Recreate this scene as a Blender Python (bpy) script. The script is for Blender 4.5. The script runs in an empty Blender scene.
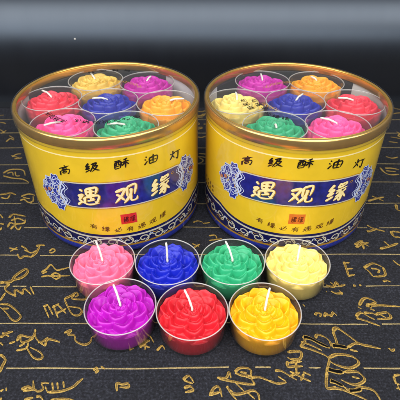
import bpy, bmesh, math, random
from math import sin, cos, pi, radians, atan2, hypot, sqrt
from mathutils import Vector
random.seed(11)
U = 0.01                      # everything below is written in centimetres
S = bpy.context.scene
COL = S.collection

# ------------------------------------------------------------------ materials
def new_mat(name):
    m = bpy.data.materials.new(name); m.use_nodes = True
    nt = m.node_tree; nt.nodes.clear()
    out = nt.nodes.new('ShaderNodeOutputMaterial')
    return m, nt, out
def lin(c):
    return tuple(((v/255)/12.92 if v/255 <= .04045 else ((v/255+.055)/1.055)**2.4) for v in c) + (1,)
def noise(nt, scale, detail=4, rough=.6, vec=None):
    n = nt.nodes.new('ShaderNodeTexNoise'); n.inputs['Scale'].default_value = scale
    n.inputs['Detail'].default_value = detail; n.inputs['Roughness'].default_value = rough
    tc = nt.nodes.new('ShaderNodeTexCoord')
    nt.links.new((vec or tc.outputs['Object']), n.inputs['Vector'])
    return n
def ramp(nt, src, stops):
    r = nt.nodes.new('ShaderNodeValToRGB'); nt.links.new(src, r.inputs['Fac'])
    e = r.color_ramp.elements
    while len(e) < len(stops): e.new(.5)
    for i, (p, c) in enumerate(stops): e[i].position = p; e[i].color = c
    return r
def bump(nt, src, strength, dist, bsdf):
    b = nt.nodes.new('ShaderNodeBump'); b.inputs['Strength'].default_value = strength
    b.inputs['Distance'].default_value = dist*U
    nt.links.new(src, b.inputs['Height']); nt.links.new(b.outputs[0], bsdf.inputs['Normal'])
def principled(name, rgb, rough=.5, metal=0, coat=0, vary=.1, nscale=300, bumps=0, bscale=600, sss=0, srad=None, spec=.5):
    m, nt, out = new_mat(name)
    b = nt.nodes.new('ShaderNodeBsdfPrincipled'); nt.links.new(b.outputs[0], out.inputs[0])
    c = lin(rgb)
    n = noise(nt, nscale)
    lo = tuple(v*(1-vary) for v in c[:3])+(1,); hi = tuple(min(1, v*(1+vary)) for v in c[:3])+(1,)
    r = ramp(nt, n.outputs['Fac'], [(.3, lo), (.7, hi)])
    nt.links.new(r.outputs[0], b.inputs['Base Color'])
    b.inputs['Roughness'].default_value = rough; b.inputs['Metallic'].default_value = metal
    b.inputs['Coat Weight'].default_value = coat; b.inputs['Coat Roughness'].default_value = .08
    b.inputs['Specular IOR Level'].default_value = spec
    if sss:
        b.inputs['Subsurface Weight'].default_value = sss
        b.inputs['Subsurface Radius'].default_value = srad or (1, .6, .5)
        b.inputs['Subsurface Scale'].default_value = .12*U
    if bumps: bump(nt, noise(nt, bscale).outputs['Fac'], bumps, .02, b)
    return m
def clear(name, tint=(.96, .96, .95), rough=.04, ior=1.5, haze=0, bumps=0):
    """thin clear plastic: straight-through light plus a Fresnel sheen"""
    m, nt, out = new_mat(name)
    t = nt.nodes.new('ShaderNodeBsdfTransparent'); t.inputs[0].default_value = tint+(1,)
    g = nt.nodes.new('ShaderNodeBsdfGlossy'); g.inputs['Roughness'].default_value = rough
    lw = nt.nodes.new('ShaderNodeLayerWeight'); lw.inputs['Blend'].default_value = .5
    pw = nt.nodes.new('ShaderNodeMath'); pw.operation = 'POWER'; pw.inputs[1].default_value = 4.5; nt.links.new(lw.outputs['Facing'], pw.inputs[0])
    f0 = ((ior-1)/(ior+1))**2
    fr = nt.nodes.new('ShaderNodeMath'); fr.operation = 'MULTIPLY_ADD'; fr.inputs[1].default_value = (1-f0)*.85; fr.inputs[2].default_value = f0; fr.use_clamp = True
    nt.links.new(pw.outputs[0], fr.inputs[0])
    mx = nt.nodes.new('ShaderNodeMixShader')
    if bumps:
        bp = nt.nodes.new('ShaderNodeBump'); bp.inputs['Strength'].default_value = bumps; bp.inputs['Distance'].default_value = .05*U
        nt.links.new(noise(nt, 70, 2).outputs['Fac'], bp.inputs['Height'])
        nt.links.new(bp.outputs[0], g.inputs['Normal'])
    nt.links.new(fr.outputs[0], mx.inputs[0]); nt.links.new(t.outputs[0], mx.inputs[1]); nt.links.new(g.outputs[0], mx.inputs[2])
    last = mx
    if haze:
        d = nt.nodes.new('ShaderNodeBsdfDiffuse'); d.inputs[0].default_value = (.85, .85, .85, 1)
        m2 = nt.nodes.new('ShaderNodeMixShader'); m2.inputs[0].default_value = haze
        nt.links.new(mx.outputs[0], m2.inputs[1]); nt.links.new(d.outputs[0], m2.inputs[2]); last = m2
    nt.links.new(last.outputs[0], out.inputs[0])
    return m

CUP = clear('clear_cup_plastic', (.975, .965, .95), .05, 1.5, .008, .15)
RIM = clear('clear_rim_plastic', (.90, .88, .85), .1, 2.0, .30)
PVC = clear('clear_drum_plastic', (.95, .95, .94), .04, 1.5, .02, .1)
LIDP = clear('clear_lid_plastic', (.96, .96, .95), .05, 1.45, .022, .05)
GOLD = principled('gold_foil', (240, 190, 96), .24, .86, .3, .10, 120)
INKK = principled('black_ink', (20, 16, 14), .35, 0, .6)
INKB = principled('brown_ink', (92, 52, 20), .4, 0, .6)
CREAM = principled('cream_ink', (246, 226, 160), .35, .0, .7, .08)
DGOLD = principled('gold_ink', (196, 146, 50), .35, .3, .7)
SILVER = principled('pale_silver_ink', (214, 208, 186), .35, .2, .7, .15, 800)
WHITEI = principled('pale_blue_ink', (196, 206, 232), .35, 0, .7, .15, 900)
NAVY = principled('navy_ink', (20, 22, 74), .3, 0, 1, .3, 500)
BLUE = principled('royal_blue_ink', (34, 48, 150), .3, 0, 1, .35, 500)
REDI = principled('seal_red_ink', (200, 44, 28), .35, 0, .8)
ORGI = principled('seal_orange_ink', (206, 98, 30), .35, 0, .8)
DRED = principled('dark_red_ink', (84, 14, 12), .4)
LINING = principled('label_paper_back', (240, 241, 243), .55, 0, .2, .03, 100, .2, 150)
DIVID = principled('grey_card', (92, 86, 84), .7)
WICK = principled('white_wick', (226, 223, 214), .7, 0, 0, .06, 1500, .6, 1500)
YELLOW = principled('yellow_label_film', (224, 186, 38), .32, 0, 1, .07, 60, .5, 22)

def wax(name, rgb, sss=.5, rough=.5):
    m = principled('wax_'+name, rgb, rough, 0, .08, .10, 160, .45, 420, sss, (1, .7, .6))
    return m
WAX = {
 'pink': wax('pink', (232, 112, 150)), 'blue': wax('blue', (10, 30, 178)), 'green': wax('green', (44, 168, 118)),
 'cream': wax('cream', (236, 214, 122)), 'purple': wax('purple', (176, 12, 176)), 'red': wax('red', (206, 28, 44)),
 'yellow': wax('yellow', (248, 178, 6)), 'orange': wax('orange', (250, 170, 34)), 'sand': wax('sand', (232, 196, 92)),
 'rose': wax('rose', (226, 48, 74)), 'deeppink': wax('deeppink', (246, 84, 158)), 'indigo': wax('indigo', (24, 36, 158)),
 'magenta': wax('magenta', (196, 22, 166)),
}

# ------------------------------------------------------------------ mesh helpers
class MB:
    sc = (1, 1, 1)
    def __init__(s): s.v = []; s.f = []; s.m = []; s.k = 0
    def add(s, vs, fs, mi=0):
        o = len(s.v); k = s.sc; s.v += [(a*U*k[0], b*U*k[1], c*U*k[2]) for a, b, c in vs]
        s.f += [tuple(i+o for i in f) for f in fs]; s.m += [mi]*len(fs)
    def lathe(s, prof, n=96, mi=0, closed=False, x=0, y=0):
        vs = []; fs = []; P = len(prof)
        for i in range(n):
            a = 2*pi*i/n
            for r, z in prof: vs.append((x+r*cos(a), y+r*sin(a), z))
        for i in range(n):
            j = (i+1) % n
            for k in range(P if closed else P-1):
                l = (k+1) % P
                fs.append((i*P+k, j*P+k, j*P+l, i*P+l))
        s.add(vs, fs, mi)
    def tube(s, pts, r, n=10, mi=0, taper=None):
        pts = [Vector(p) for p in pts]; vs = []; fs = []
        for i, p in enumerate(pts):
            d = (pts[min(i+1, len(pts)-1)]-pts[max(i-1, 0)]).normalized()
            a = d.cross(Vector((0, 1, 0.13))).normalized(); b = d.cross(a)
            rr = r*(taper[i] if taper else 1)
            for k in range(n):
                t = 2*pi*k/n; vs.append(tuple(p+a*cos(t)*rr+b*sin(t)*rr))
        for i in range(len(pts)-1):
            for k in range(n):
                l = (k+1) % n; fs.append((i*n+k, i*n+l, (i+1)*n+l, (i+1)*n+k))
        fs.append(tuple(range(n))[::-1]); fs.append(tuple(range((len(pts)-1)*n, len(pts)*n)))
        s.add(vs, fs, mi)
    def ribbon(s, pts, ws, mp, off=0, mi=0, dome=0.0):
        """flat stroke along 2-D points, half widths ws, mapped by mp(u, v, height)"""
        n = len(pts); vs = []; fs = []
        for i in range(n):
            a = pts[max(i-1, 0)]; b = pts[min(i+1, n-1)]
            dx, dy = b[0]-a[0], b[1]-a[1]; L = hypot(dx, dy) or 1
            nx, ny = -dy/L, dx/L; w = ws[i]; x, y = pts[i]
            vs += [mp(x+nx*w, y+ny*w, off), mp(x, y, off+dome), mp(x-nx*w, y-ny*w, off)]
        for i in range(n-1):
            k = i*3
            fs += [(k, k+1, k+4, k+3), (k+1, k+2, k+5, k+4)]
        s.add(vs, fs, mi)
    def build(s, name, mats, parent=None, smooth=True):
        me = bpy.data.meshes.new(name); me.from_pydata(s.v, [], s.f)
        for m in (mats if isinstance(mats, (list, tuple)) else [mats]): me.materials.append(m)
        for p, mi in zip(me.polygons, s.m): p.material_index = mi; p.use_smooth = smooth
        bm = bmesh.new(); bm.from_mesh(me); bmesh.ops.recalc_face_normals(bm, faces=bm.faces); bm.to_mesh(me); bm.free()
        me.update()
        o = bpy.data.objects.new(name, me); COL.objects.link(o)
        if parent: o.parent = parent
        return o
def empty(name, loc, label, cat, group=None, rz=0):
    o = bpy.data.objects.new(name, None); COL.objects.link(o)
    o.empty_display_size = .01
    o.location = [c*U for c in loc]; o.rotation_euler = (0, 0, rz)
    o['label'] = label; o['category'] = cat
    if group: o['group'] = group
    return o
def spline(P, n=6):
    if len(P) < 3:
        return [(P[0][0]+(P[1][0]-P[0][0])*t/n, P[0][1]+(P[1][1]-P[0][1])*t/n) for t in range(n+1)]
    Q = [P[0]]+list(P)+[P[-1]]; out = []
    for i in range(1, len(Q)-2):
        for t in range(n):
            t /= n; r = []
            for c in (0, 1):
                p0, p1, p2, p3 = Q[i-1][c], Q[i][c], Q[i+1][c], Q[i+2][c]
                r.append(.5*(2*p1+(p2-p0)*t+(2*p0-5*p1+4*p2-p3)*t*t+(-p0+3*p1-3*p2+p3)*t**3))
            out.append(tuple(r))
    out.append(P[-1]); return out
def brush(n, w, tail=.25):
    """calligraphic width: blunt entry, thinner middle, tapering exit"""
    r = []
    for i in range(n):
        t = i/(n-1)
        r.append(w*(min(1, .45+t*6))*(1-.28*sin(pi*t))*(1 if t < .75 else 1-(1-tail)*(t-.75)/.25))
    return r

# ------------------------------------------------------------------ brush characters, 100 x 100 boxes, y down
G = {
 '高': [[(50,3),(55,14)],[(12,24),(88,17)],[(34,30),(37,43)],[(34,31),(66,28),(62,42)],[(37,42),(62,40)],[(18,52),(20,94)],[(18,53),(84,49),(82,90),(72,84)],[(38,63),(40,79)],[(38,64),(64,61),(60,78)],[(40,78),(61,76)]],
 '级': [[(30,4),(12,32),(36,28)],[(36,28),(12,58),(40,50)],[(8,84),(40,68)],[(60,20),(55,52),(38,92)],[(46,20),(80,14),(66,42),(86,40),(70,70),(46,94)],[(56,48),(72,74),(100,92)]],
 '酥': [[(4,16),(50,10)],[(8,32),(11,90)],[(8,32),(47,28),(44,88)],[(21,13),(21,45),(15,58)],[(34,12),(34,50),(43,52)],[(12,67),(43,64)],[(10,88),(44,84)],[(86,5),(60,17)],[(54,38),(98,30)],[(75,14),(76,97)],[(74,38),(54,70)],[(77,40),(99,66)]],
 '油': [[(10,12),(21,23)],[(5,38),(16,47)],[(4,92),(26,58)],[(37,34),(39,90)],[(37,34),(92,28),(87,88)],[(64,4),(63,86)],[(39,60),(87,56)],[(39,89),(87,85)]],
 '灯': [[(10,30),(18,46)],[(46,22),(36,42)],[(29,6),(27,50),(4,94)],[(29,55),(46,80)],[(52,24),(99,15)],[(78,20),(76,92),(58,78)]],
 '遇': [[(13,6),(25,20)],[(4,44),(25,38),(12,62),(23,72)],[(2,92),(22,77),(50,93),(100,90)],[(40,8),(42,42)],[(40,9),(86,4),(81,40)],[(42,25),(81,22)],[(42,41),(81,38)],[(33,53),(36,84)],[(33,53),(94,47),(89,82),(79,78)],[(62,6),(61,70)],[(48,73),(76,68)],[(68,58),(77,73)]],
 '观': [[(4,26),(42,18),(30,52),(3,86)],[(9,38),(28,58),(45,82)],[(53,12),(55,64)],[(53,12),(90,7),(87,60)],[(71,24),(68,58),(42,96)],[(73,60),(75,88),(97,88),(99,70)]],
 '缘': [[(28,4),(10,32),(34,28)],[(34,28),(10,58),(38,50)],[(5,84),(38,68)],[(60,4),(50,24),(88,20)],[(62,12),(88,8),(84,22)],[(42,40),(99,32)],[(68,37),(44,56)],[(60,46),(75,62),(73,94),(60,86)],[(68,58),(44,74)],[(72,68),(42,92)],[(92,42),(75,56)],[(75,56),(100,88)]],
 '有': [[(8,26),(94,18)],[(52,3),(36,36),(5,66)],[(38,44),(38,97)],[(38,44),(79,39),(79,92),(67,86)],[(40,58),(77,55)],[(40,73),(77,70)]],
 '必': [[(18,48),(8,70)],[(30,30),(32,75),(50,86),(82,80),(87,64)],[(50,16),(61,32)],[(82,6),(55,55),(12,94)],[(86,40),(97,58)]],
 '佛': [[(26,4),(4,46)],[(18,34),(18,97)],[(36,20),(86,17),(83,40),(40,43),(36,66),(90,60),(85,90),(74,84)],[(53,4),(52,70),(36,97)],[(70,4),(69,97)]],
}
def write(mb, ch, cx, cy, w, h, mp, sw, off, mi=0, slant=-.12, step=.0022, rnd=None):
    rnd = rnd or random.Random(ord(ch))
    for st in G[ch]:
        P = [((x-50)/100*w+rnd.uniform(-.01, .01)*w+(50-y)/100*h*.10, (50-y)/100*h+(x-50)/100*w*(-slant)) for x, y in st]
        P = [(cx+a, cy+b) for a, b in P]
        Q = spline(P, 6)
        a_ = atan2(Q[-1][1]-Q[0][1], Q[-1][0]-Q[0][0])
        mb.ribbon(Q, brush(len(Q), sw*rnd.uniform(.85, 1.15)*(.78+.42*abs(sin(a_))), .15), mp, off, mi)
        off += step
    return off

# ------------------------------------------------------------------ camera (fitted to the photograph)
F, PITCH, CH = 447.856, radians(37.181), 21.361
def on_cloth(a, b, z=0.0):
    X = (a-200)/F; V = (200-b)/F
    d = (X, cos(PITCH)+V*sin(PITCH), -sin(PITCH)+V*cos(PITCH)); t = (z-CH)/d[2]
    return d[0]*t, d[1]*t
cam = bpy.data.cameras.new('camera'); co = bpy.data.objects.new('camera', cam); COL.objects.link(co)
co.location = (0, 0, CH*U); co.rotation_euler = (pi/2-PITCH, 0, 0)
cam.sensor_fit = 'HORIZONTAL'; cam.angle = 2*math.atan(200/F); cam.clip_start = .005; cam.clip_end = 50
cam.dof.use_dof = True; cam.dof.focus_distance = .27; cam.dof.aperture_fstop = 22
S.camera = co

# ------------------------------------------------------------------ candle
def wax_flower_mesh(seed, tall):
    """moulded wax rose: overlapping thick petals merged into one cast body that fills the cup"""
    import numpy as np
    R = random.Random(seed); NR, NA = 96, 300
    if tall: rings = [(7, 1.84, 1.28), (6, 1.50, 1.56), (6, 1.06, 1.74), (4, .62, 1.82), (3, .25, 1.82)]
    else: rings = [(7, 1.93, 1.44), (6, 1.46, 1.63), (5, 1.0, 1.75), (4, .58, 1.80), (3, .26, 1.74)]
    rr = np.concatenate([[0], np.linspace(.03, 1.885, NR)])[:, None]*np.ones((1, NA))
    th = (np.arange(NA)/NA*2*np.pi)[None, :]*np.ones((NR+1, 1))
    best = np.full(rr.shape, 1.18 if not tall else .95)-.03*(rr/1.8)
    for k, (n, Ro, zl) in enumerate(rings):
        ph = (.5 if k % 2 else 0)*2*pi/n+k*.35+R.uniform(-.15, .15)
        for i in range(n):
            a0 = ph+2*np.pi*i/n+R.uniform(-.08, .08); W = np.pi/n*R.uniform(1.14, 1.26)
            d = (th-a0+np.pi) % (2*np.pi)-np.pi
            u = d/W
            q = R.uniform(.97, 1.02)*Ro; drop = R.uniform(.27, .34) if not tall else .25; tip = R.uniform(.03, .06)
            out = q*(1-drop*np.abs(u)**(1.85 if not tall else 2.5)+tip*np.clip(1-np.abs(u)*2.5, 0, 1))
            out = np.where(np.abs(u) > 1, q*(1-drop)-(np.abs(u)-1)*3, out)
            e = rr-out                                        # >0 outside the lip
            z = zl+R.uniform(-.04, .04)+.05*u-.13*u*u
            w = .055 if not tall else .07
            inner = z-np.clip(-e-w, 0, .6)*(.95 if not tall else 1.2)
            lip = -((np.clip(e+w, 0, 9))**2)/(w*2.0)
            steep = np.clip(e-w*.6, 0, 9)*(1.75 if not tall else 2.6)
            zz = np.where(e < -w, inner, z+lip*.9-steep)
            # smooth union keeps a soft cast look
            kk = .022 if not tall else .035; h = np.clip(.5+.5*(zz-best)/kk, 0, 1)
            best = best*(1-h)+zz*h+kk*h*(1-h)*.5
    best = best-.015*np.sin(th*9+3)*np.sin(rr*23)+.012*np.sin(th*14+rr*31)*np.exp(-rr*1.5)
    edge = np.clip((rr-1.84)/.04, 0, 1); best = best*(1-edge)+(1.16 if not tall else .93)*edge
    mb = MB(); vs = []; fs = []
    X = rr*np.cos(th); Y = rr*np.sin(th)
    vs.append((0, 0, float(best[0].max())))
    for j in range(1, NR+1):
        for i in range(NA): vs.append((float(X[j, i]), float(Y[j, i]), float(best[j, i])))
    for i in range(NA): fs.append((0, 1+i, 1+(i+1) % NA))
    for j in range(NR-1):
        o = 1+j*NA; p = o+NA
        for i in range(NA): l = (i+1) % NA; fs.append((o+i, p+i, p+l, o+l))
    o = 1+(NR-1)*NA; last = o
    for r, z in ((1.885, 1.08 if not tall else .86), (1.85, .5), (1.825, .15), (1.77, .075)):
        b0 = len(vs)
        for i in range(NA): a = 2*pi*i/NA; vs.append((r*cos(a), r*sin(a), z))
        for i in range(NA): l = (i+1) % NA; fs.append((last+i, b0+i, b0+l, last+l))
        last = b0
    fs.append(tuple(last+i for i in range(NA))[::-1])
    mb.add(vs, fs)
    return mb
def cup_mesh(mb):
    prof = [(0, 0), (1.78, 0), (1.85, .03), (1.875, .1), (1.955, 1.58), (1.99, 1.65), (1.99, 1.675), (1.96, 1.685), (1.925, 1.60), (1.85, .12), (1.78, .05), (0, .05)]
    mb.lathe(prof, 144)
def rim_mesh(mb):
    n = 8; r = .034
    mb.lathe([(1.972+r*cos(2*pi*k/n), 1.675+r*sin(2*pi*k/n)) for k in range(n)], 72, closed=True)
MESH = {}
def candle(x, y, z, colour, label, group, wick, rot=0, seed=1):
    t = empty('flower_candle', (x, y, z), label, 'candle', group)
    if 'cup' not in MESH:
        m = MB(); cup_mesh(m); c = m.build('cup', CUP, t); MESH['cup'] = c.data
        m = MB(); rim_mesh(m); r = m.build('rim', RIM, c); MESH['rim'] = r.data
    else:
        c = bpy.data.objects.new('cup', MESH['cup']); COL.objects.link(c); c.parent = t
        r = bpy.data.objects.new('rim', MESH['rim']); COL.objects.link(r); r.parent = c
    key = (colour, seed)
    if key not in MESH: MESH[key] = wax_flower_mesh(seed, z > 1).build('wax_flower', WAX[colour], t)
    else:
        raise SystemExit('seed reused')
    MESH[key].rotation_euler = (0, 0, rot)
    m = MB(); P = [(0, 0, 1.3)]+[(p[0], p[1], p[2]-(.3 if z < 1 else .22)) for p in wick]
    P3 = []
    for i in range(len(P)-1):
        for k in range(4):
            f = k/4; P3.append(tuple(P[i][c]+(P[i+1][c]-P[i][c])*f for c in range(3)))
    P3.append(P[-1])
    m.tube(P3, .066, 10, taper=[1+.13*sin(i*2.3) for i in range(len(P3)-1)]+[.72])
    m.build('wick', WICK, t)
    return t

GF = 'loose flower candles laid out on the cloth in front of the drums'
candle(-6.02, 19.78, 0, 'pink', 'light pink flower candle at the left end of the back row on the cloth', GF, [(-.02, .05, 2.0), (-.18, .35, 2.55), (-.38, .62, 3.0)], .3, 1)
candle(-2.01, 19.75, 0, 'blue', 'royal blue flower candle on the cloth between the light pink and green ones', GF, [(0, 0, 2.1), (0, .1, 2.7), (-.03, .2, 3.3)], 1.1, 2)
candle(2.00, 19.76, 0, 'green', 'green flower candle on the cloth between the blue and pale yellow ones', GF, [(0, 0, 2.1), (-.2, .4, 2.6), (-.42, .82, 2.85)], 2.0, 3)
candle(6.01, 19.77, 0, 'cream', 'pale lemon yellow flower candle at the right end of the back row on the cloth', GF, [(0, 0, 2.0), (.05, .2, 2.45), (.16, .5, 2.8)], .7, 4)
candle(-4.43, 16.29, 0, 'purple', 'bright purple flower candle at the left end of the front row on the cloth', GF, [(0, 0, 2.1), (-.16, .3, 2.6), (-.36, .6, 3.0)], .1, 5)
candle(-0.43, 15.97, 0, 'red', 'bright red flower candle in the middle of the front row on the cloth', GF, [(0, 0, 2.1), (-.18, .25, 2.6), (-.42, .5, 3.05)], 1.7, 6)
candle(3.57, 15.96, 0, 'yellow', 'deep yellow flower candle at the right end of the front row on the cloth', GF, [(0, 0, 2.1), (.1, .3, 2.6), (.24, .6, 3.1)], 2.6, 7)

# ------------------------------------------------------------------ drums
RD = 6.13
def drum(x, y, side, rot, sealmat, patch, txt):
    MB.sc = (.9817, .9817, .9784)
    t = empty('candle_drum', (x, y, 0), txt['label'], 'drum box', 'round gift drums of flower candles', radians(rot))
    # phi = 0 faces the viewer (-y), positive to the right
    def mp(phi, z, off):
        a = radians(phi); return ((RD+off)*sin(a), -(RD+off)*cos(a), z)
    DZ = -.2 if side == 'L' else 0                                # the left label sits a touch lower
    def cyl(u, z, off): return mp(u/RD*180/pi, z, off)          # u = arc length in cm
    def cyl_head(u, z, off): return mp(u/RD*180/pi, z+DZ-.56*(u/RD*180/pi/35)**2, off)
    def cyl_ban(u, z, off): return mp(u/RD*180/pi, z+DZ-.16*(u/RD*180/pi/40)**2, off)
    def cyl_motto(u, z, off): return mp(u/RD*180/pi, z+DZ+.3*(u/RD*180/pi/21)**2, off)
    def lift(phi): return (DZ*.6)+.36*(min(abs(phi), 54)/46)**4
    def band(mb, p0, p1, z0, z1, off, mi=0, n=None, nz=1):
        n = n or max(4, int(abs(p1-p0)/2.5)); vs = []; fs = []
        for i in range(n+1):
            for j in range(nz+1): vs.append(mp(p0+(p1-p0)*i/n, z0+(z1-z0)*j/nz, off))
        for i in range(n):
            for j in range(nz):
                k = i*(nz+1)+j; fs.append((k, k+nz+1, k+nz+2, k+1))
        mb.add(vs, fs, mi)
    # clear tub
    m = MB(); m.lathe([(0, .05), (5.75, .05), (5.93, .09), (6.02, .25), (6.07, .6), (6.07, 8.86)], 128)
    m.build('clear_tub', PVC, t)
    m = MB(); m.lathe([(0, 6.84), (5.98, 6.84), (5.98, 6.94), (0, 6.94)], 96); m.build('divider_card', DIVID, t)
    # label: outer film, white back, printing as sub-parts
    A0, A1 = -118, 128
    m = MB(); band(m, A0, A1, .62, 8.41, 0, nz=6); lab = m.build('label', YELLOW, t)
    m = MB(); band(m, A0, A1, .62, 8.56, -.035, nz=2); m.build('label_back', LINING, lab)
    m = MB(); band(m, A0, A1, 7.80, 7.89, .004); m.build('cream_line', CREAM, lab)
    # blue foot of the drum
    m = MB(); n = 128
    m.lathe([(5.80, .0), (5.98, .06), (6.08, .2), (6.14, .45), (6.15, .70)], n); m.build('blue_foot', BLUE, t)
    # scroll band
    m = MB()
    def lifted(z0, z1, off, mi, k0=1.0):
        n = 110; vs = []; fs = []
        for i in range(n+1):
            ph = A0+(A1-A0)*i/n; vs += [mp(ph, z0+k0*lift(ph), off), mp(ph, z1+lift(ph), off)]
        for i in range(n): k = i*2; fs.append((k, k+2, k+3, k+1))
        m.add(vs, fs, mi)
    lifted(.70, 1.93, .006, 0, 0);  lifted(1.60, 1.74, .010, 2); band(m, A0, A1, .72, .84, .010, 3)
    def cyl_low(u, z, off): ph = u/RD*180/pi; return mp(ph, z+lift(ph)*.6, off)
    o = .014; u = radians(A0)*RD; i = 0
    while u < radians(A1)*RD-1:
        sg = 1 if i % 2 else -1
        c = (u+.5, 1.2)
        P = []                               # cloud scroll: a spiral that opens into the next one
        for k in range(22):
            a = k/21*2.9*pi*.8; rr = .07+.27*k/21
            P.append((c[0]+rr*1.25*cos(a+.4)*1.0, c[1]+sg*rr*sin(a+.4)*1.0))
        P += [(u+1.0, 1.2-sg*.20), (u+1.3, 1.2-sg*.05)]
        m.ribbon(spline(P, 2), brush(len(spline(P, 2)), .058, .4), cyl_low, o, 2); o += .0015
        P = [(u+1.04+.15*cos(k/11*4.4)*(1-k/22), 1.2-sg*.17+.15*sin(k/11*4.4)*(1-k/22)) for k in range(12)]
        m.ribbon(P, brush(12, .036), cyl_low, o, 1); o += .0015
        P = [(u+.1+.45*k/6, 1.2+sg*(.33-.10*sin(pi*k/6))) for k in range(7)]
        m.ribbon(P, brush(7, .03), cyl_low, o, 3); o += .0015
        m.ribbon([(u+.28, .90), (u+.5, .87), (u+.9, .93)], [.02, .035, .01], cyl_low, o, 3); o += .0015
        if o > .060: o = .014
        u += 1.08; i += 1
    m.build('scroll_border', [NAVY, WHITEI, SILVER, DGOLD], lab)
    # navy banner with pale frame and ornamental ends
    c0 = txt['c']
    zb0, zb1 = 4.40, 6.18
    def poly_band(m, c, hw, z0, z1, tipf, off, mi, n=48):
        vs = []; fs = []
        for i in range(n+1):
            tt = -1+2*i/n; ph = tt*hw
            e = max(0, (abs(tt)-.86)/.14); zz = (z1-z0)/2*(1-.55*e**1.5*tipf); zc = (z0+z1)/2
            vs += [cyl_ban(radians(c+ph)*RD, zc+q*zz, off) for q in (-1, 0, 1)]
        for i in range(n): k = i*3; fs += [(k, k+3, k+4, k+1), (k+1, k+4, k+5, k+2)]
        m.add(vs, fs, mi)
    RUST = principled('rust_ink', (176, 112, 84), .4)
    for sg in (-1, 1):                       # lobed blue ornaments
        m = MB()
        cc = c0+sg*44.5
        lobes = [(-sg*3.6, 5.3, .62), (0, 5.3, 1.02), (sg*3.5, 5.95, .42), (sg*3.5, 4.6, .42), (sg*6.6, 5.3, .5), (-sg*2, 6.2, .45), (-sg*2, 4.3, .45), (sg*7.5, 5.75, .2), (sg*7.5, 4.85, .2)]
        oo = .005
        for (dp, z, r) in lobes:
            vs = [cyl_ban(radians(cc+dp)*RD, z, oo)]; K = 30
            for k in range(K):
                a = 2*pi*k/K; rr = r*(1+.12*cos(6*a)); vs.append(cyl_ban(radians(cc+dp)*RD+rr*.85*cos(a), z+rr*sin(a), oo))
            m.add(vs, [(0, k+1, (k+1) % K+1) for k in range(K)], 0); oo += .0015
        # white scrollwork over it
        q = random.Random(5+sg)
        for (dp, z, r) in lobes:
            uc = radians(cc+dp)*RD
            P = []
            for k in range(26):
                a = 2*pi*k/25; rr = r*(1+.16*cos(6*a)); P.append((uc+rr*.85*cos(a), z+rr*sin(a)))
            m.ribbon(P, [.030]*len(P), cyl_ban, oo, 1); oo += .0015
            P = []
            for k in range(16):
                a = k/15*2.6*pi+q.uniform(-.1, .1); rr = r*.72*(1-k/20); P.append((uc+rr*.85*cos(a*sg), z+rr*sin(a)))
            m.ribbon(P, brush(len(P), .024), cyl_ban, oo, 1); oo += .0015
        for (dp, z) in ((sg*4.6, 5.35), (sg*8.3, 5.2)):   # small rust flowers
            for k in range(5):
                a = 2*pi*k/5; uc = radians(cc+dp)*RD
                P = [(uc, z), (uc+.16*cos(a), z+.16*sin(a))]
                m.ribbon(spline(P, 3), [.03, .06, .06, .03], cyl_ban, oo, 2); oo += .001
        for (u0, z0, u1, z1) in ((-7.5, 6.25, -3.5, 5.3), (-3.5, 5.3, -7.5, 4.35)):   # bracket ) of the banner end
            P = [(radians(cc+sg*u0)*RD, z0), (radians(cc+sg*(u0+u1)/2*1.02)*RD, (z0+z1)/2+.12), (radians(cc+sg*u1)*RD, z1)]
            m.ribbon(spline(P, 6), [.05]*13, cyl_ban, .048, 1)
        m.build('corner_ornament', [BLUE, WHITEI, RUST], lab)
    m = MB()
    poly_band(m, c0, 41.5, 4.26, 6.32, 1, .030, 1)
    poly_band(m, c0, 41.1, 4.30, 6.28, 1, .034, 2)
    poly_band(m, c0, 40.6, 4.38, 6.20, 1, .038, 0)
    ban = m.build('banner', [patch, DGOLD, SILVER], lab)
    for sg in (-1, 1):                       # pale blue tracery where the banner meets its ornament
        m = MB(); oo = .043
        for (k, dd, w_) in ((0, -7.0, .05), (1, -4.6, .035), (2, -9.0, .022)):
            for vz in (-1, 1):
                P = [(radians(c0+sg*(44.5+dd+1.2))*RD, 5.29+vz*.84), (radians(c0+sg*(44.5+dd-1.2))*RD, 5.29+vz*.5), (radians(c0+sg*(44.5+dd+1.0))*RD, 5.29+vz*.25), (radians(c0+sg*(44.5+dd+2.2))*RD, 5.29)]
                Q = spline(P, 5); m.ribbon(Q, [w_]*len(Q), cyl_ban, oo); oo += .0008
        m.build('banner_tracery', WHITEI, lab)
    # writing
    m = MB(); o = .046
    for ch, dp in zip('遇观缘', (-22.0, 0, 21.6)):
        uc = radians(c0+dp)*RD
        o2 = write(m, ch, uc+.03, 5.24, 1.45, 1.42, cyl_ban, .125, o, 0, rnd=random.Random(3))
        write(m, ch, uc, 5.27, 1.45, 1.42, cyl_ban, .092, o2, 1, rnd=random.Random(3))
    m.ribbon(spline([(radians(c0+31)*RD, 5.95), (radians(c0+31.9)*RD, 5.87), (radians(c0+31)*RD, 5.78), (radians(c0+30.2)*RD, 5.87), (radians(c0+31)*RD, 5.95)], 5), [.02]*21, cyl_ban, .05, 0)
    m.build('title_characters', [DGOLD, CREAM], lab)
    m = MB(); o = .008
    for ch, dp in zip('高级酥油灯', (-34, -17, -.5, 17, 34.3)):
        write(m, ch, radians(c0+dp)*RD, 7.52, .98, .72, cyl_head, .056, o)
    m.build('heading_characters', INKK, lab)
    m = MB()
    for ch, dp in zip('有缘必有遇观缘', (-22.3, -14.9, -7.4, 0, 7.4, 14.9, 22.1)):
        write(m, ch, radians(c0+dp)*RD, 2.38, .54, .44, cyl_motto, .03, .008, step=.0012)
    m.build('motto_characters', INKB, lab)
    m = MB(); s0 = c0+(0 if side == 'L' else 0)
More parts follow.
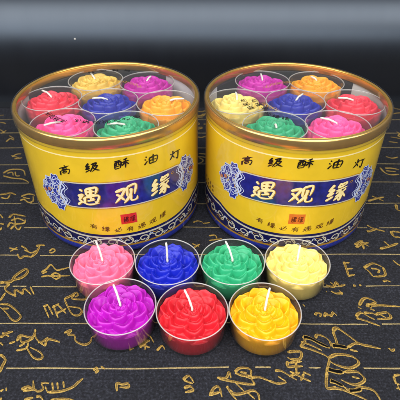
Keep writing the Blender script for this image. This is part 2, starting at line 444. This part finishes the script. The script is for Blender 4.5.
    band(m, s0-4.9, s0+4.9, 2.84+DZ, 3.66+DZ, .006, 0)
    write(m, '佛', radians(s0-1.8)*RD, 3.22+DZ, .34, .5, cyl, .025, .010, 1)
    write(m, '缘', radians(s0+2.2)*RD, 3.22+DZ, .36, .5, cyl, .022, .010, 1, step=.001)
    m.build('seal', [sealmat, DRED], lab)
    if side == 'R':                          # small brown print on the drum's left flank
        m = MB()
        for r_ in range(3):
            for k in range(4):
                write(m, '有必观高'[(k+r_) % 4], radians(-77+k*4.4)*RD, 3.3-r_*.36, .3, .26, cyl, .02, .008, step=.001)
        m.build('side_print', INKB, lab)
    # lid
    m = MB(); m.lathe([(0, 9.02), (5.6, 9.02), (5.91, 9.025)], 128); lid = m.build('lid', LIDP, t)
    m = MB()
    m.lathe([(6.155, 8.47), (6.175, 8.43), (6.20, 8.46), (6.215, 8.72), (6.225, 8.96), (6.205, 9.05), (6.16, 9.11), (6.10, 9.135), (6.05, 9.125), (6.01, 9.09),
             (5.985, 9.125), (5.955, 9.135), (5.925, 9.11), (5.915, 9.05), (5.93, 8.60), (5.96, 8.54), (6.0, 8.56), (6.05, 8.88), (6.12, 8.88)], 144, closed=True)
    m.build('gold_rim', GOLD, lid)
    m = MB(); m.lathe([(6.16, 8.24), (6.22, 8.24), (6.275, 8.38), (6.285, 8.96), (6.26, 9.10), (6.20, 9.16), (6.14, 9.175)], 144)
    m.build('clear_skirt', PVC, lid)
    # printing on the clear lid: two arcs of small black characters and a gold wreath
    m = MB(); q = random.Random(9 if side == 'L' else 4)
    chars = '有缘必有遇观缘高级酥油灯'
    def flat(ca, r):
        def f(u, v, off):
            a = radians(ca)+u/r; rr = r+v
            return (rr*sin(a), -rr*cos(a), 9.035+off)
        return f
    for (ca, span, r, n) in txt['arcs']:
        m = MB()
        for k in range(n):
            a = ca-span/2+span*k/(n-1)
            write(m, chars[q.randrange(12)], 0, 0, .52, .46, flat(a, r), .030, .001, 0, step=.0008)
        m.build('lid_lettering', INKK, lid)
    for (ca, span, r) in txt['gold']:
        m = MB()
        for k in range(int(span/5)):
            a = radians(ca-span/2+5*k); cx, cy = r*sin(a), -r*cos(a)
            P = [(cx+(.06+.012*j)*cos(a+j*.55*(1 if k % 2 else -1)), cy+(.06+.012*j)*sin(a+j*.55*(1 if k % 2 else -1))) for j in range(13)]
            m.ribbon(P, brush(13, .022), lambda u, v, off: (u, v, 9.038+off), .001*(k % 5))
        m.build('lid_scrollwork', DGOLD, lid)
    MB.sc = (1, 1, 1)
    return t

BAN = principled('navy_banner_ink', (26, 30, 112), .28, 0, 1, .45, 250)
for nd in BAN.node_tree.nodes:
    if nd.type == 'BSDF_PRINCIPLED': nd.inputs['Coat IOR'].default_value = 1.85; nd.inputs['Coat Roughness'].default_value = .12
drum(-6.16, 28.06, 'L', 15.3, REDI, BAN,
     dict(label='round yellow candle drum on the left with a bright red seal on its label', c=0,
          arcs=[(8-15.3, 54, 3.9, 7), (-40-15.3, 20, 4.3, 4), (188-15.3, 34, 4.6, 4)], gold=[(180-15, 110, 2.5)]))
drum(6.41, 27.95, 'R', -2.4, ORGI, BAN,
     dict(label='round yellow candle drum on the right with an orange seal on its label', c=0,
          arcs=[(-68, 18, 3.7, 3), (-62, 24, 3.0, 3), (-28, 20, 3.5, 3)], gold=[(180, 120, 2.4), (-45, 30, 2.6)]))

def in_drum(dx, dy, items, side):
    grp = 'flower candles in the top layer of the %s drum' % side
    for (ang, r, colour, what, wick, seed) in items:
        a = radians(ang)
        candle(dx+r*cos(a), dy+r*sin(a), 6.80, colour, what, grp, wick, seed*.7, seed)
L = [(0, 0, 'indigo', 'blue flower candle at the centre of the left drum, under its clear lid', [(-.1, 0, 1.98), (-.45, -.05, 2.12), (-1.05, -.1, 2.1)], 21),
     (113, 3.92, 'sand', 'sandy gold flower candle inside the left drum, behind its blue one', [(-.1, .1, 2.0), (-.3, .4, 2.1), (-.5, .8, 2.12)], 22),
     (54, 3.92, 'magenta', 'magenta flower candle inside the left drum, back right under the lid', [(0, 0, 2.0), (.1, .2, 2.1), (.25, .5, 2.14)], 23),
     (-4, 3.92, 'orange', 'orange yellow flower candle inside the left drum, against its right wall', [(.2, .02, 2.0), (.6, .05, 2.12), (1.2, .08, 2.12)], 24),
     (-65, 3.92, 'green', 'green flower candle inside the left drum, at the front under the lid lettering', [(-.1, -.05, 2.0), (-.5, -.15, 2.12), (-1.1, -.25, 2.12)], 25),
     (-126, 3.92, 'deeppink', 'deep pink flower candle inside the left drum, front left against the gold rim', [(-.1, -.1, 2.0), (-.5, -.5, 2.12), (-.9, -.8, 2.12)], 26),
     (174, 3.92, 'rose', 'rose red flower candle inside the left drum, against its left wall', [(-.1, .1, 2.0), (-.4, .4, 2.12), (-.85, .75, 2.12)], 27)]
R_ = [(0, 0, 'indigo', 'blue flower candle at the centre of the right drum, under its clear lid', [(.05, 0, 2.0), (.2, .2, 2.12), (.6, .7, 2.12)], 31),
     (118, 3.92, 'magenta', 'magenta flower candle inside the right drum, back left under the lid', [(0, .05, 2.0), (-.02, .3, 2.1), (-.05, .8, 2.14)], 32),
     (58, 3.92, 'orange', 'orange yellow flower candle inside the right drum, back right behind the blue one', [(0, .02, 2.0), (-.1, .1, 2.1), (-.35, .4, 2.14)], 33),
     (-1, 3.92, 'rose', 'rose red flower candle inside the right drum, against its right wall', [(-.1, .02, 2.0), (-.5, .05, 2.12), (-1.1, .1, 2.12)], 34),
     (-59, 3.92, 'deeppink', 'deep pink flower candle inside the right drum, front right against the gold rim', [(-.1, .05, 2.0), (-.5, .25, 2.12), (-1.0, .5, 2.12)], 35),
     (-118, 3.92, 'green', 'green flower candle inside the right drum, at the front left under the lid', [(0, -.05, 2.0), (-.02, -.3, 2.12), (-.02, -.7, 2.12)], 36),
     (179, 3.92, 'cream', 'pale yellow flower candle inside the right drum, against its left wall', [(0, .1, 2.0), (.0, .4, 2.12), (-.05, .9, 2.12)], 37)]
in_drum(-6.16, 28.06, L, 'left'); in_drum(6.41, 27.95, R_, 'right')

# ------------------------------------------------------------------ tablecloth with woven calligraphy
def cloth_material():
    m, nt, out = new_mat('charcoal_cloth')
    b = nt.nodes.new('ShaderNodeBsdfPrincipled'); nt.links.new(b.outputs[0], out.inputs[0])
    n1 = noise(nt, 900, 3, .7); n2 = noise(nt, 25, 4)
    r1 = ramp(nt, n1.outputs['Fac'], [(.3, lin((16, 16, 19))), (.55, lin((34, 35, 41))), (.75, lin((62, 64, 73)))])
    r2 = ramp(nt, n2.outputs['Fac'], [(.3, (.7, .7, .72, 1)), (.7, (1.1, 1.1, 1.15, 1))])
    mx = nt.nodes.new('ShaderNodeMix'); mx.data_type = 'RGBA'; mx.blend_type = 'MULTIPLY'; mx.inputs['Factor'].default_value = 1
    nt.links.new(r1.outputs[0], mx.inputs['A']); nt.links.new(r2.outputs[0], mx.inputs['B'])
    nt.links.new(mx.outputs['Result'], b.inputs['Base Color'])
    b.inputs['Roughness'].default_value = .92; b.inputs['Specular IOR Level'].default_value = .25
    w1 = nt.nodes.new('ShaderNodeTexWave'); w1.inputs['Scale'].default_value = 420; w1.bands_direction = 'X'; w1.inputs['Distortion'].default_value = 1.5
    w2 = nt.nodes.new('ShaderNodeTexWave'); w2.inputs['Scale'].default_value = 420; w2.bands_direction = 'Y'; w2.inputs['Distortion'].default_value = 1.5
    tc = nt.nodes.new('ShaderNodeTexCoord')
    for w in (w1, w2): nt.links.new(tc.outputs['Object'], w.inputs['Vector'])
    ad = nt.nodes.new('ShaderNodeMath'); ad.operation = 'ADD'; nt.links.new(w1.outputs['Fac'], ad.inputs[0]); nt.links.new(w2.outputs['Fac'], ad.inputs[1])
    ad2 = nt.nodes.new('ShaderNodeMath'); ad2.operation = 'ADD'; nt.links.new(ad.outputs[0], ad2.inputs[0]); nt.links.new(n1.outputs['Fac'], ad2.inputs[1])
    bump(nt, ad2.outputs[0], .45, .02, b)
    return m
def thread_material(name, a, c, metal):
    m, nt, out = new_mat(name)
    b = nt.nodes.new('ShaderNodeBsdfPrincipled'); nt.links.new(b.outputs[0], out.inputs[0])
    n = noise(nt, 1400, 3, .7)
    r = ramp(nt, n.outputs['Fac'], [(.3, lin(a)), (.62, lin(c))])
    nt.links.new(r.outputs[0], b.inputs['Base Color'])
    b.inputs['Metallic'].default_value = metal; b.inputs['Roughness'].default_value = .42
    bump(nt, n.outputs['Fac'], .8, .02, b)
    return m
CLOTH = cloth_material()
THREAD = thread_material('gold_thread', (84, 64, 24), (198, 162, 78), .25)
LINE = thread_material('pale_gold_thread', (96, 82, 50), (176, 156, 106), .15)
CORE = principled('black_thread', (6, 5, 6), .9, spec=.1)

def relief(x, y): return .03*(sin(x*.31+y*.12)+sin(y*.43-x*.09+1)*.7+sin(x*.8+y*.55)*.25)-.06
m = MB(); nx, ny = 160, 120; X0, X1, Y0, Y1 = -34, 34, 4, 45.0
vs = [(X0+(X1-X0)*i/nx, Y0+(Y1-Y0)*j/ny, relief(X0+(X1-X0)*i/nx, Y0+(Y1-Y0)*j/ny)) for j in range(ny+1) for i in range(nx+1)]
fs = [(j*(nx+1)+i, j*(nx+1)+i+1, (j+1)*(nx+1)+i+1, (j+1)*(nx+1)+i) for j in range(ny) for i in range(nx)]
m.add(vs, fs)
cl = m.build('tablecloth', CLOTH)
sol = cl.modifiers.new('thickness', 'SOLIDIFY'); sol.thickness = .0008; sol.offset = -1
cl['label'] = 'charcoal cloth with gold handwriting and gold column lines spread under everything'; cl['category'] = 'tablecloth'

def flatmp(u, v, off): return (u, v, relief(u, v)+.014+off)
WR = MB(); zc = [0]
def stroke(pts, w=2.0, core=None, close=False):
    """pts in photo pixels lying on the cloth plane, w full width in photo pixels"""
    if close: pts = pts+[pts[0]]
    Q = [on_cloth(*p) for p in spline(pts, 5)]
    zc[0] = (zc[0]+1) % 24; off = zc[0]*.0012
    ws = []
    for (x, y) in Q:
        depth = y*cos(PITCH)+CH*sin(PITCH); ws.append(w/2*depth/F)
    prof = brush(len(Q), 1, .3)
    for i in range(len(Q)):                     # broad-nib modulation: thick one way, thin the other
        p, r = Q[max(i-1, 0)], Q[min(i+1, len(Q)-1)]
        prof[i] *= .52+.72*abs(sin(atan2(r[1]-p[1], r[0]-p[0])+.9))
    WR.ribbon(Q, [a*b*(1.42 if w < 2.6 else 1.22) for a, b in zip(ws, prof)], flatmp, off, 0, .012)
    if w >= 2 and core < .5: WR.ribbon(Q[2:-2], [a*.38*b for a, b in zip(ws[2:-2], prof[2:-2])], flatmp, off+.034, 2, .003)
    if core >= .5: WR.ribbon(Q[1:-1], [a*core*b*1.1 for a, b in zip(ws[1:-1], prof[1:-1])], flatmp, off+.034, 1, .004)
T = [ # (points, width, core)
 ([(9,247),(17.5,249)],1.8,0),([(10,250.5),(17,246.5)],1.5,0),([(21,245),(26,248),(28,251.5)],2,0),([(17,253),(20,257.5),(24.5,255),(31.5,256.6)],2.2,0),
 ([(31,256),(36,252),(37.6,249),(39.5,245.5)],2.2,0),([(36,245.3),(41,244),(44.6,244.8)],2,0),([(24,249),(31,252),(36,249.5)],1.6,0),
 ([(49,250.5),(52.5,248),(55,249.6),(51.6,252),(49,251.5)],1.5,0),
 ([(41,271.5),(46.4,268),(50.7,263.8),(56,269),(62,268.4),(69,266.5)],1.8,0),([(42,273),(47,270.5)],1.6,0),([(41,276),(47,275),(52,275.3),(70,275)],1.7,0),([(50.7,275),(55,272.2),(60.4,275),(56,278.2),(50.7,275.5)],1.8,0),([(53,274),(58,276.5)],1.3,0),
 ([(0,281),(10.5,281),(15,275),(25,268.5),(27.5,271),(22,276.5),(12,279.5),(0,283)],3.0,.35),
 ([(9,283),(5,289),(16,296)],3,.3),([(15,296),(15,289),(23,294)],2.8,.3),([(22,294),(24,288),(31,294)],2.6,.3),([(30,286),(34,294)],2.4,0),
 ([(0,300),(5,292)],2.6,0),([(0,303.5),(8,304),(16,310),(20.5,316),(16,320.5),(11,318.5),(6,312),(0,306.5)],2.6,.3),([(2,308),(9,308)],2,0),
 ([(43,306),(48,304.5)],2.2,0),([(44,306),(49,317.6)],2.6,.3),([(48,305),(53,314.5)],2.4,0),([(53,304.5),(58,317.6)],2.8,.3),([(52,307),(59,303)],2.2,0),([(58,304.5),(66,313)],2.4,0),([(56,313),(66,308)],2,0),
 ([(64,298.4),(71,295),(76,292),(78,294),(74.6,296.6)],2,0),([(64,298),(67.6,306),(72,313.5),(78,315),(81.6,311.5),(79,307.5),(67.6,306)],2.2,0),([(74,294),(72,298),(84,299),(86,297)],2,0),
 ([(64,332.5),(71,330),(67.6,334),(74,335),(76,341),(84,344.5),(90,342),(91.5,337)],2.6,.3),
 ([(0,337),(5,333.5),(8,332),(13,331)],2.4,0),([(2,332),(9,336)],2.2,0),([(0,342),(3,345)],2,0),
 ([(9,343),(15,341)],2,0),([(17,341),(20,335),(32,337),(35,329)],2.2,0),([(35,329),(36,338),(45,346)],2.6,.3),([(45,346),(48,339),(60,342)],2.6,.3),([(20,335),(22,342),(34,338)],2.2,0),
 ([(16,350),(26,348),(28,342)],1.9,0),([(26,346),(32,356),(38,359),(42.4,357),(40,352),(30,347)],2.2,0),([(38,342),(43,341),(48,337)],2,0),([(19,346),(25,343)],1.8,0),
 ([(0,354),(5,359),(2,366),(0,372)],3.5,.4),
 ([(21,389),(28,386.4),(33,388),(33,380)],2.4,.2),([(23,390.5),(33,389),(38,391),(43,388.5),(42,383),(49,383)],2.2,0),([(45,386),(47,391)],2,0),([(52,382),(53,390)],2.2,0),([(57,382),(58,389)],2.2,0),([(63,381),(64,387.5)],2.2,0),
 ([(47,391.6),(60,391),(72,387),(78,382),(83,378)],2.2,0),([(0,391),(3,388.5)],1.8,0),([(6,387),(6,390.5)],1.8,0),
 ([(24,399),(33,397)],2.6,0),([(36,396),(40,396),(43,400)],2.6,.2),([(50,400),(62,398.5),(74,400)],2.6,0),([(1,397),(0,400)],2,0),
 ([(93,369.5),(98,367.6)],2.4,0),([(95,372.5),(99,370)],2.4,0),([(101,366),(105,369)],2.2,0),([(96,366.5),(98,371.5)],1.6,0),
 ([(117,391),(117,383.4),(122.5,384.2),(128,383.4),(128,387),(119.4,387)],2.4,.2),
 ([(139.5,347.5),(146.5,342),(150,340.5)],2,0),([(141,345),(150,347.5)],2,0),([(146,339),(145,350)],1.6,0),([(129,350),(134,348)],1.6,0),([(157,351),(162,346),(165,350)],1.8,0),([(150,336),(154,343)],1.8,0),
 ([(183,380),(189,376),(194,383)],2.6,.3),([(184,380.5),(193,384)],2,0),([(184,388),(190,386),(193,390),(185,392)],2.4,.2),
 ([(210,395),(214,388),(219,387),(222,397)],2.6,.2),([(209,395),(220,392)],2.2,0),
 ([(217,377.5),(226,378),(229,372),(231,378)],2.2,0),([(219,378.5),(233,381.5),(244,383.5),(255,384.5)],2.4,.2),([(255,384.5),(251,378.5),(244.5,376)],2.2,0),([(235,372),(240,368),(250,369),(251,377)],2.6,.3),([(235,372.5),(242,375.5),(251,375.5)],2.4,.3),([(251,377.5),(259.5,377),(270,381)],2.6,0),([(240,372),(247,373)],2,0),
 ([(234,381),(244,391)],2.2,0),([(227,386),(231,393.5),(237,400)],3,.35),([(231,393.5),(240,394),(252,390.5),(258,393.5),(259.5,401)],2.8,.3),([(246,391),(255,399)],2.4,0),([(226,387),(233,392)],2,0),
 ([(275,370.6),(281,370.5),(290,375.5),(297,379.6)],2.6,.2),([(269,380.5),(276,383),(280.5,383),(286.6,382)],2.6,0),([(278,376),(286,381)],2,0),
 ([(287.5,352),(295,351),(301.5,352),(300,358.5),(292,359),(287.5,357)],2.4,.2),([(287.5,361),(288,366.5),(296,365.8),(303,366)],2.4,.2),([(289,362.5),(302,361)],2,0),([(296,360),(296.5,375)],2,0),([(290,371),(303,377.6),(311,381)],2.4,.2),([(303,371.5),(311,375)],2.2,0),([(304,373),(301,380)],2,0),([(289,376),(300,372)],2,0),
 ([(303,336),(305,341),(300,346)],2.4,0),([(303,336.5),(310,338),(320,343),(330,347.5)],5.2,.62),([(301,341),(312,345),(322,350)],2.6,0),([(316,338),(317,334.5),(324,336),(330,341),(331,346)],2.6,.2),
 ([(333,331),(337,327.5),(348,334.5),(360,343),(370,345.5),(381,348)],3.4,.2),([(333,331),(336,339),(338,346)],2.8,0),([(332,345),(340,346),(348,347.5)],5.4,.65),([(348,347),(355,343),(363,344)],2.2,0),([(350,349),(358,351)],2.2,0),
 ([(300,346),(315,350.5),(329,358),(326,371)],2.6,0),([(328,358),(337.5,354),(352.5,356),(359,362.5),(350,367.5),(337,364.5),(329,360)],3.0,.2),
 ([(328,368.5),(334,370.5),(344,372)],6,.7),([(344,371.5),(352,371),(359,372),(365,379),(358,384),(350,383),(341,379)],3.0,.2),([(327,371),(327,387.5),(336,386)],2.8,0),([(330,380),(336,382),(344,386)],5.4,.66),
 ([(344,386),(352,391),(361,387),(374,390),(381,400)],3.2,.25),([(349,390.5),(356,390),(362,388.5)],4.6,.6),([(327,387.5),(340,388.5),(350,392),(360,396),(370,401)],2.6,0),([(352,376),(360,378)],2,0),
 ([(389,347.5),(392,350),(395,348.5)],2.6,0),([(394,375),(400,374)],2.6,.2),([(395,382),(400,384)],2.6,0),([(394,375),(396,382)],2.2,0),([(397,387),(399,388)],2.2,0),
 ([(359.5,305),(362,300),(366,297.5),(373,299.5),(375,302.5),(366,303.5)],2.4,.3),([(366,305.5),(380,304.8),(400,306.3)],2.6,0),([(369,305),(372,307.5)],3.5,.8),([(358,306),(362,308.5)],2,0),([(370,308),(375,310)],1.8,0),
 ([(356,316),(361,312),(370,316.5),(375,319)],2.4,.2),([(356.5,317.5),(365.5,320),(380.5,325.5)],2.8,0),([(376,314),(382,312.5),(388,312.3),(390.5,317.5),(377.5,318.5)],2.4,.2),([(364,312),(372,312.5),(377,315)],2,0),([(380,314),(386,317)],1.8,0),
 ([(383,281.3),(387,280.3),(391,282)],2,0),([(353,285),(356,285.3)],2.4,0),([(359.5,284.8),(361.5,285)],2.4,0),([(341,284.5),(344,285.5)],2,0),([(341,293.2),(343,293)],2,0),
 ([(326,284.5),(333.5,286.3),(336.5,281.5),(339.5,285.3),(345.5,284.3)],2.2,0),([(330,281.5),(337,286.5)],1.8,0),([(331,290.5),(336.5,293),(343,292.3)],2.2,0),([(339,290),(343,293)],1.6,0),([(326,291),(327,291.5)],2,0),
 ([(315,315),(317,312.8),(321,313.5),(320,316.8)],2,0),([(324.5,317),(326,312.6),(331,316),(333,312),(337,315.3)],2,0),([(325,315),(334,314)],1.6,0),([(303,304),(305,306)],1.8,0),
 ([(344,261),(346.5,268),(349,276)],2.2,0),([(344,262),(350,262.2)],1.8,0),([(346,268.3),(353,268)],1.8,0),([(348,275.5),(355,274)],1.9,0),
 ([(364,267.5),(373,263),(383,267)],2.2,0),([(383,267),(385,275),(373,276.3)],2.2,0),([(365,268),(369,271),(373,276)],2,0),([(371,268),(379,269.5),(378,273)],1.8,0),
 ([(367,224.5),(374,228),(385,231)],2.4,0),([(367,231),(372,230),(377,228)],2.2,0),([(391,231),(394,236),(400,237)],2.4,0),([(392,231),(400,232)],2,0),
 ([(355,244.5),(360,241),(363,240.5)],2,0),([(362,240),(364,249)],2,0),([(356,247),(363,243.5),(369,246)],2.2,0),([(360,243),(369,242.5)],1.8,0),
 ([(380,248.5),(390,246),(398,243)],2.2,0),([(384,241),(390,246)],2,0),
 ([(372,196),(378,198.5),(383.5,201)],2.0,0),([(368,201),(377,198.5),(384,197)],1.8,0),([(396,204.5),(397,209),(400,211)],2.2,0),([(397,195),(400,197)],1.8,0),
 ([(380,167.5),(385,172.5),(391,174.5),(399,174)],1.6,0),([(385,168),(392,168),(399,169.5)],1.6,0),([(386,170.5),(396,171.5)],1.3,0),
 ([(386,156.3),(392,158),(398,156.8)],1.2,0),([(389,141),(398,142.2)],1.1,0),
 ([(12,156),(16,153.5),(21,153)],1.2,0),([(14,158),(22,157)],1.2,0),([(3,172.5),(9,169),(18,168.5),(23.5,170),(25,175)],1.6,0),([(3,175),(12,177.3),(22.5,178.5),(29,182)],1.6,0),([(7,172.5),(12,171.5),(13,175)],1.3,0),([(15,171),(16,175),(20,175)],1.3,0),
 ([(0,194),(5,193.5),(10.5,192.3),(16,194.5)],2,0),([(1,197),(7,198),(10,194)],1.6,0),([(21,196),(28.5,193.5),(35,195)],1.8,0),([(20,200),(24,199),(28.5,202),(33,200.5),(33,196)],1.8,0),([(23,197),(30,198.5)],1.5,0),
 ([(9,217.5),(13.5,213.8),(25.5,216)],2,0),([(11,220),(18,218),(25,221)],1.8,0),([(7.5,227),(10,222.5),(15,223.5),(24,222.5),(25,219)],1.9,0),([(10.5,229),(14,225.5),(18,229.3),(21,226)],1.9,0),([(14,215.5),(16,227)],1.4,0),([(0,214),(3,218)],2,0),([(0,223),(4,224)],2,0),([(0,230),(1.5,227)],1.8,0),
 ([(0,129),(5,132.5)],1.2,0),([(1,133),(6,130)],1,0),([(6,141),(10,138),(14,139.5)],1.2,0),([(9,135),(14,138)],1,0),([(11,154.5),(19,157)],1.1,0),
 ([(209,235.3),(215,234.5),(217,238)],1.4,0),([(209,240),(222,238)],1.4,0),([(203,223),(210,222)],1.3,0),([(192,243),(199,246)],1.6,0),([(194,247),(200,243.5)],1.4,0),([(193,222),(198,220.5),(203,222)],1.2,0),
]
for pts, w, core in T: stroke(pts, w, core)

# cursive writing elsewhere on the cloth (hidden behind the drums or outside the frame), columns run along x
q = random.Random(77)
YL, SP = 13.508, 2.856
def half_frame(y): return 200*(y*cos(PITCH)+CH*sin(PITCH))/F
def cursive(cx, cy, s):
    off = q.randrange(20)*.0012
    for _ in range(q.choice((2, 3, 3, 4))):
        x, y = cx+q.uniform(-.4, .4)*s, cy+q.uniform(-.4, .4)*s; P = [(x, y)]; a = q.uniform(0, 6.28)
        for k in range(q.choice((2, 3, 4))):
            a += q.uniform(-1.5, 1.5); x += cos(a)*s*.42; y += sin(a)*s*.34; P.append((x, y))
        Q = spline(P, 5); WR.ribbon(Q, brush(len(Q), .055*q.uniform(.8, 1.5)), flatmp, off, 0, .012); off += .0012
for k in range(-3, 11):
    yc = YL+SP*(k+.5)
    if yc > Y1-1.2: continue
    x = X0+1
    while x < X1-1:
        x += q.uniform(1.5, 2.3)
        if abs(x) < half_frame(yc)+.6 and (yc < 34 or abs(x) > 13): continue
        cursive(x, yc+q.uniform(-.4, .4), q.uniform(1.0, 1.7))
wr = WR.build('calligraphy', [THREAD, CORE, thread_material('dark_gold_thread', (52, 40, 20), (128, 98, 44), .2)], cl)

LN = MB()
def px_x(px, y): return (px-200)/F*(y*cos(PITCH)+CH*sin(PITCH))
SEG = {0: [(-60, -2), (6, 229), (255, 271), (309, 321), (364, 460)], 1: [(-60, 368), (382, 460)], 2: [(-60, 7), (12, 26), (32, 340), (366, 460)],
       3: [(-60, 17), (40, 470)], 4: [(-60, 0), (24, 367), (379, 470)], 5: [(-60, 21), (30, 470)], 6: [(-60, 29), (33, 470)],
       7: [(-60, 470)], 8: [(-60, 470)], 9: [(-60, 470)], 10: [(-60, 470)]}
for k in range(-3, 11):
    yy = YL+SP*k
    if yy > Y1: continue
    for a, b in SEG.get(k, [(-80, 480)]):
        xa = X0 if a <= -60 else px_x(a, yy); xb = X1 if b >= 460 else px_x(b, yy)
        n = max(6, int((xb-xa)/.8)); P = []
        for i in range(n+1):
            x = xa+(xb-xa)*i/n
            P.append((x, yy+.03*sin(x*.5+k)+.03*sin(x*.17+2.1*k)+q.uniform(-.008, .008)))
        LN.ribbon(P, [.038*(1+q.uniform(-.3, .3)) for _ in P], lambda u, v, o: (u, v, relief(u, v)+.009+o), 0, 0, .008)
LN.build('column_lines', LINE, cl)

# ------------------------------------------------------------------ table and glossy black surface behind
m = MB(); m.add([(-90, -40, -.35), (90, -40, -.35), (90, 70, -.35), (-90, 70, -.35)], [(0, 1, 2, 3)])
m.add([(-90, -40, -4), (90, -40, -4), (90, 70, -4), (-90, 70, -4)], [(0, 1, 2, 3)])
tb = m.build('table', principled('dark_table', (16, 16, 18), .4), None, False); tb['kind'] = 'structure'
def backdrop():
    m = MB(); yb = 47.0; prof = [(yb, -.35), (yb, 1.0), (yb, 2.0), (yb, 3.0), (yb, 3.8)]
    cy, cz, r = yb+9.2, 4.1, 9.2
    for k in range(0, 33):
        a = radians(90*k/32); prof.append((cy-r*cos(a), cz+r*sin(a)))
    prof += [(cy+12, cz+r), (cy+40, cz+r+1)]
    vs = []; fs = []; n = 24
    for i in range(n+1):
        x = -90+180*i/n
        for y, z in prof: vs.append((x, y, z))
    P = len(prof)
    for i in range(n):
        for k in range(P-1): fs.append((i*P+k, (i+1)*P+k, (i+1)*P+k+1, i*P+k+1))
    m.add(vs, fs)
    mt, nt, out = new_mat('glossy_black_upholstery')
    b = nt.nodes.new('ShaderNodeBsdfPrincipled'); nt.links.new(b.outputs[0], out.inputs[0])
    b.inputs['Base Color'].default_value = (.006, .006, .008, 1)
    tc = nt.nodes.new('ShaderNodeTexCoord'); mp = nt.nodes.new('ShaderNodeMapping'); mp.inputs['Scale'].default_value = (60, 4, 4)
    nt.links.new(tc.outputs['Object'], mp.inputs[0])
    n = noise(nt, 1, 3, .6, mp.outputs[0])
    mr = nt.nodes.new('ShaderNodeMapRange'); mr.inputs['To Min'].default_value = .31; mr.inputs['To Max'].default_value = .37
    nt.links.new(n.outputs['Fac'], mr.inputs['Value']); nt.links.new(mr.outputs[0], b.inputs['Roughness'])
    b.inputs['Specular IOR Level'].default_value = .9; b.inputs['Specular Tint'].default_value = (.72, .86, 1.05, 1)
    o = m.build('backdrop', mt); o['kind'] = 'structure'
    X = (75-200)/F; V = (200-39)/F; d = Vector((X, cos(PITCH)+V*sin(PITCH), -sin(PITCH)+V*cos(PITCH)))
    t = 30.0
    while True:                               # walk the sight line until it meets the rounded surface
        p = Vector((0, 0, CH))+d*t
        ys = yb if p.z < cz else cy-sqrt(max(0, r*r-(p.z-cz)**2))
        if p.y >= ys: break
        t += .02
    dm = MB(); dm.lathe([(.001, -.09), (.07, -.06), (.10, 0), (.06, .07), (.001, .09)], 12)
    so = dm.build('dust_speck', WICK, o); so.location = p*U
backdrop()

# ------------------------------------------------------------------ light
w = bpy.data.worlds.new('World'); S.world = w; w.use_nodes = True
wn = w.node_tree; bg = wn.nodes['Background']
# a dim room: dark walls at eye level, pale ceiling overhead
tc = wn.nodes.new('ShaderNodeTexCoord'); sp = wn.nodes.new('ShaderNodeSeparateXYZ'); wn.links.new(tc.outputs['Generated'], sp.inputs[0])
wr_ = wn.nodes.new('ShaderNodeValToRGB'); wn.links.new(sp.outputs['Z'], wr_.inputs[0])
e = wr_.color_ramp.elements; e[0].position = .28; e[0].color = (.035, .038, .045, 1); e[1].position = .75; e[1].color = (.42, .46, .52, 1)
wn.links.new(wr_.outputs[0], bg.inputs[0]); bg.inputs[1].default_value = .8
def area(name, loc, target, sx, sy, power, col=(1, 1, 1)):
    l = bpy.data.lights.new(name, 'AREA'); l.shape = 'RECTANGLE'; l.size = sx*U; l.size_y = sy*U; l.energy = power; l.color = col
    o = bpy.data.objects.new(name, l); COL.objects.link(o); o.location = [c*U for c in loc]
    d = Vector([(b-a)*U for a, b in zip(loc, target)]); o.rotation_euler = d.to_track_quat('-Z', 'Y').to_euler()
area('ceiling_light', (0, -4, 62), (0, 18, 0), 230, 40, 14.5, (1, .97, .93))
area('front_fill', (-14, -42, 46), (0, 20, 3), 200, 24, 6.5, (.93, .97, 1))  # added wide fill from the front, brightens labels, cups and backdrop; no real window

S.view_settings.view_transform = 'Standard'; S.view_settings.look = 'None'; S.view_settings.exposure = 0; S.view_settings.gamma = 1
S.cycles.max_bounces = 12; S.cycles.transparent_max_bounces = 32; S.cycles.caustics_reflective = False; S.cycles.caustics_refractive = False
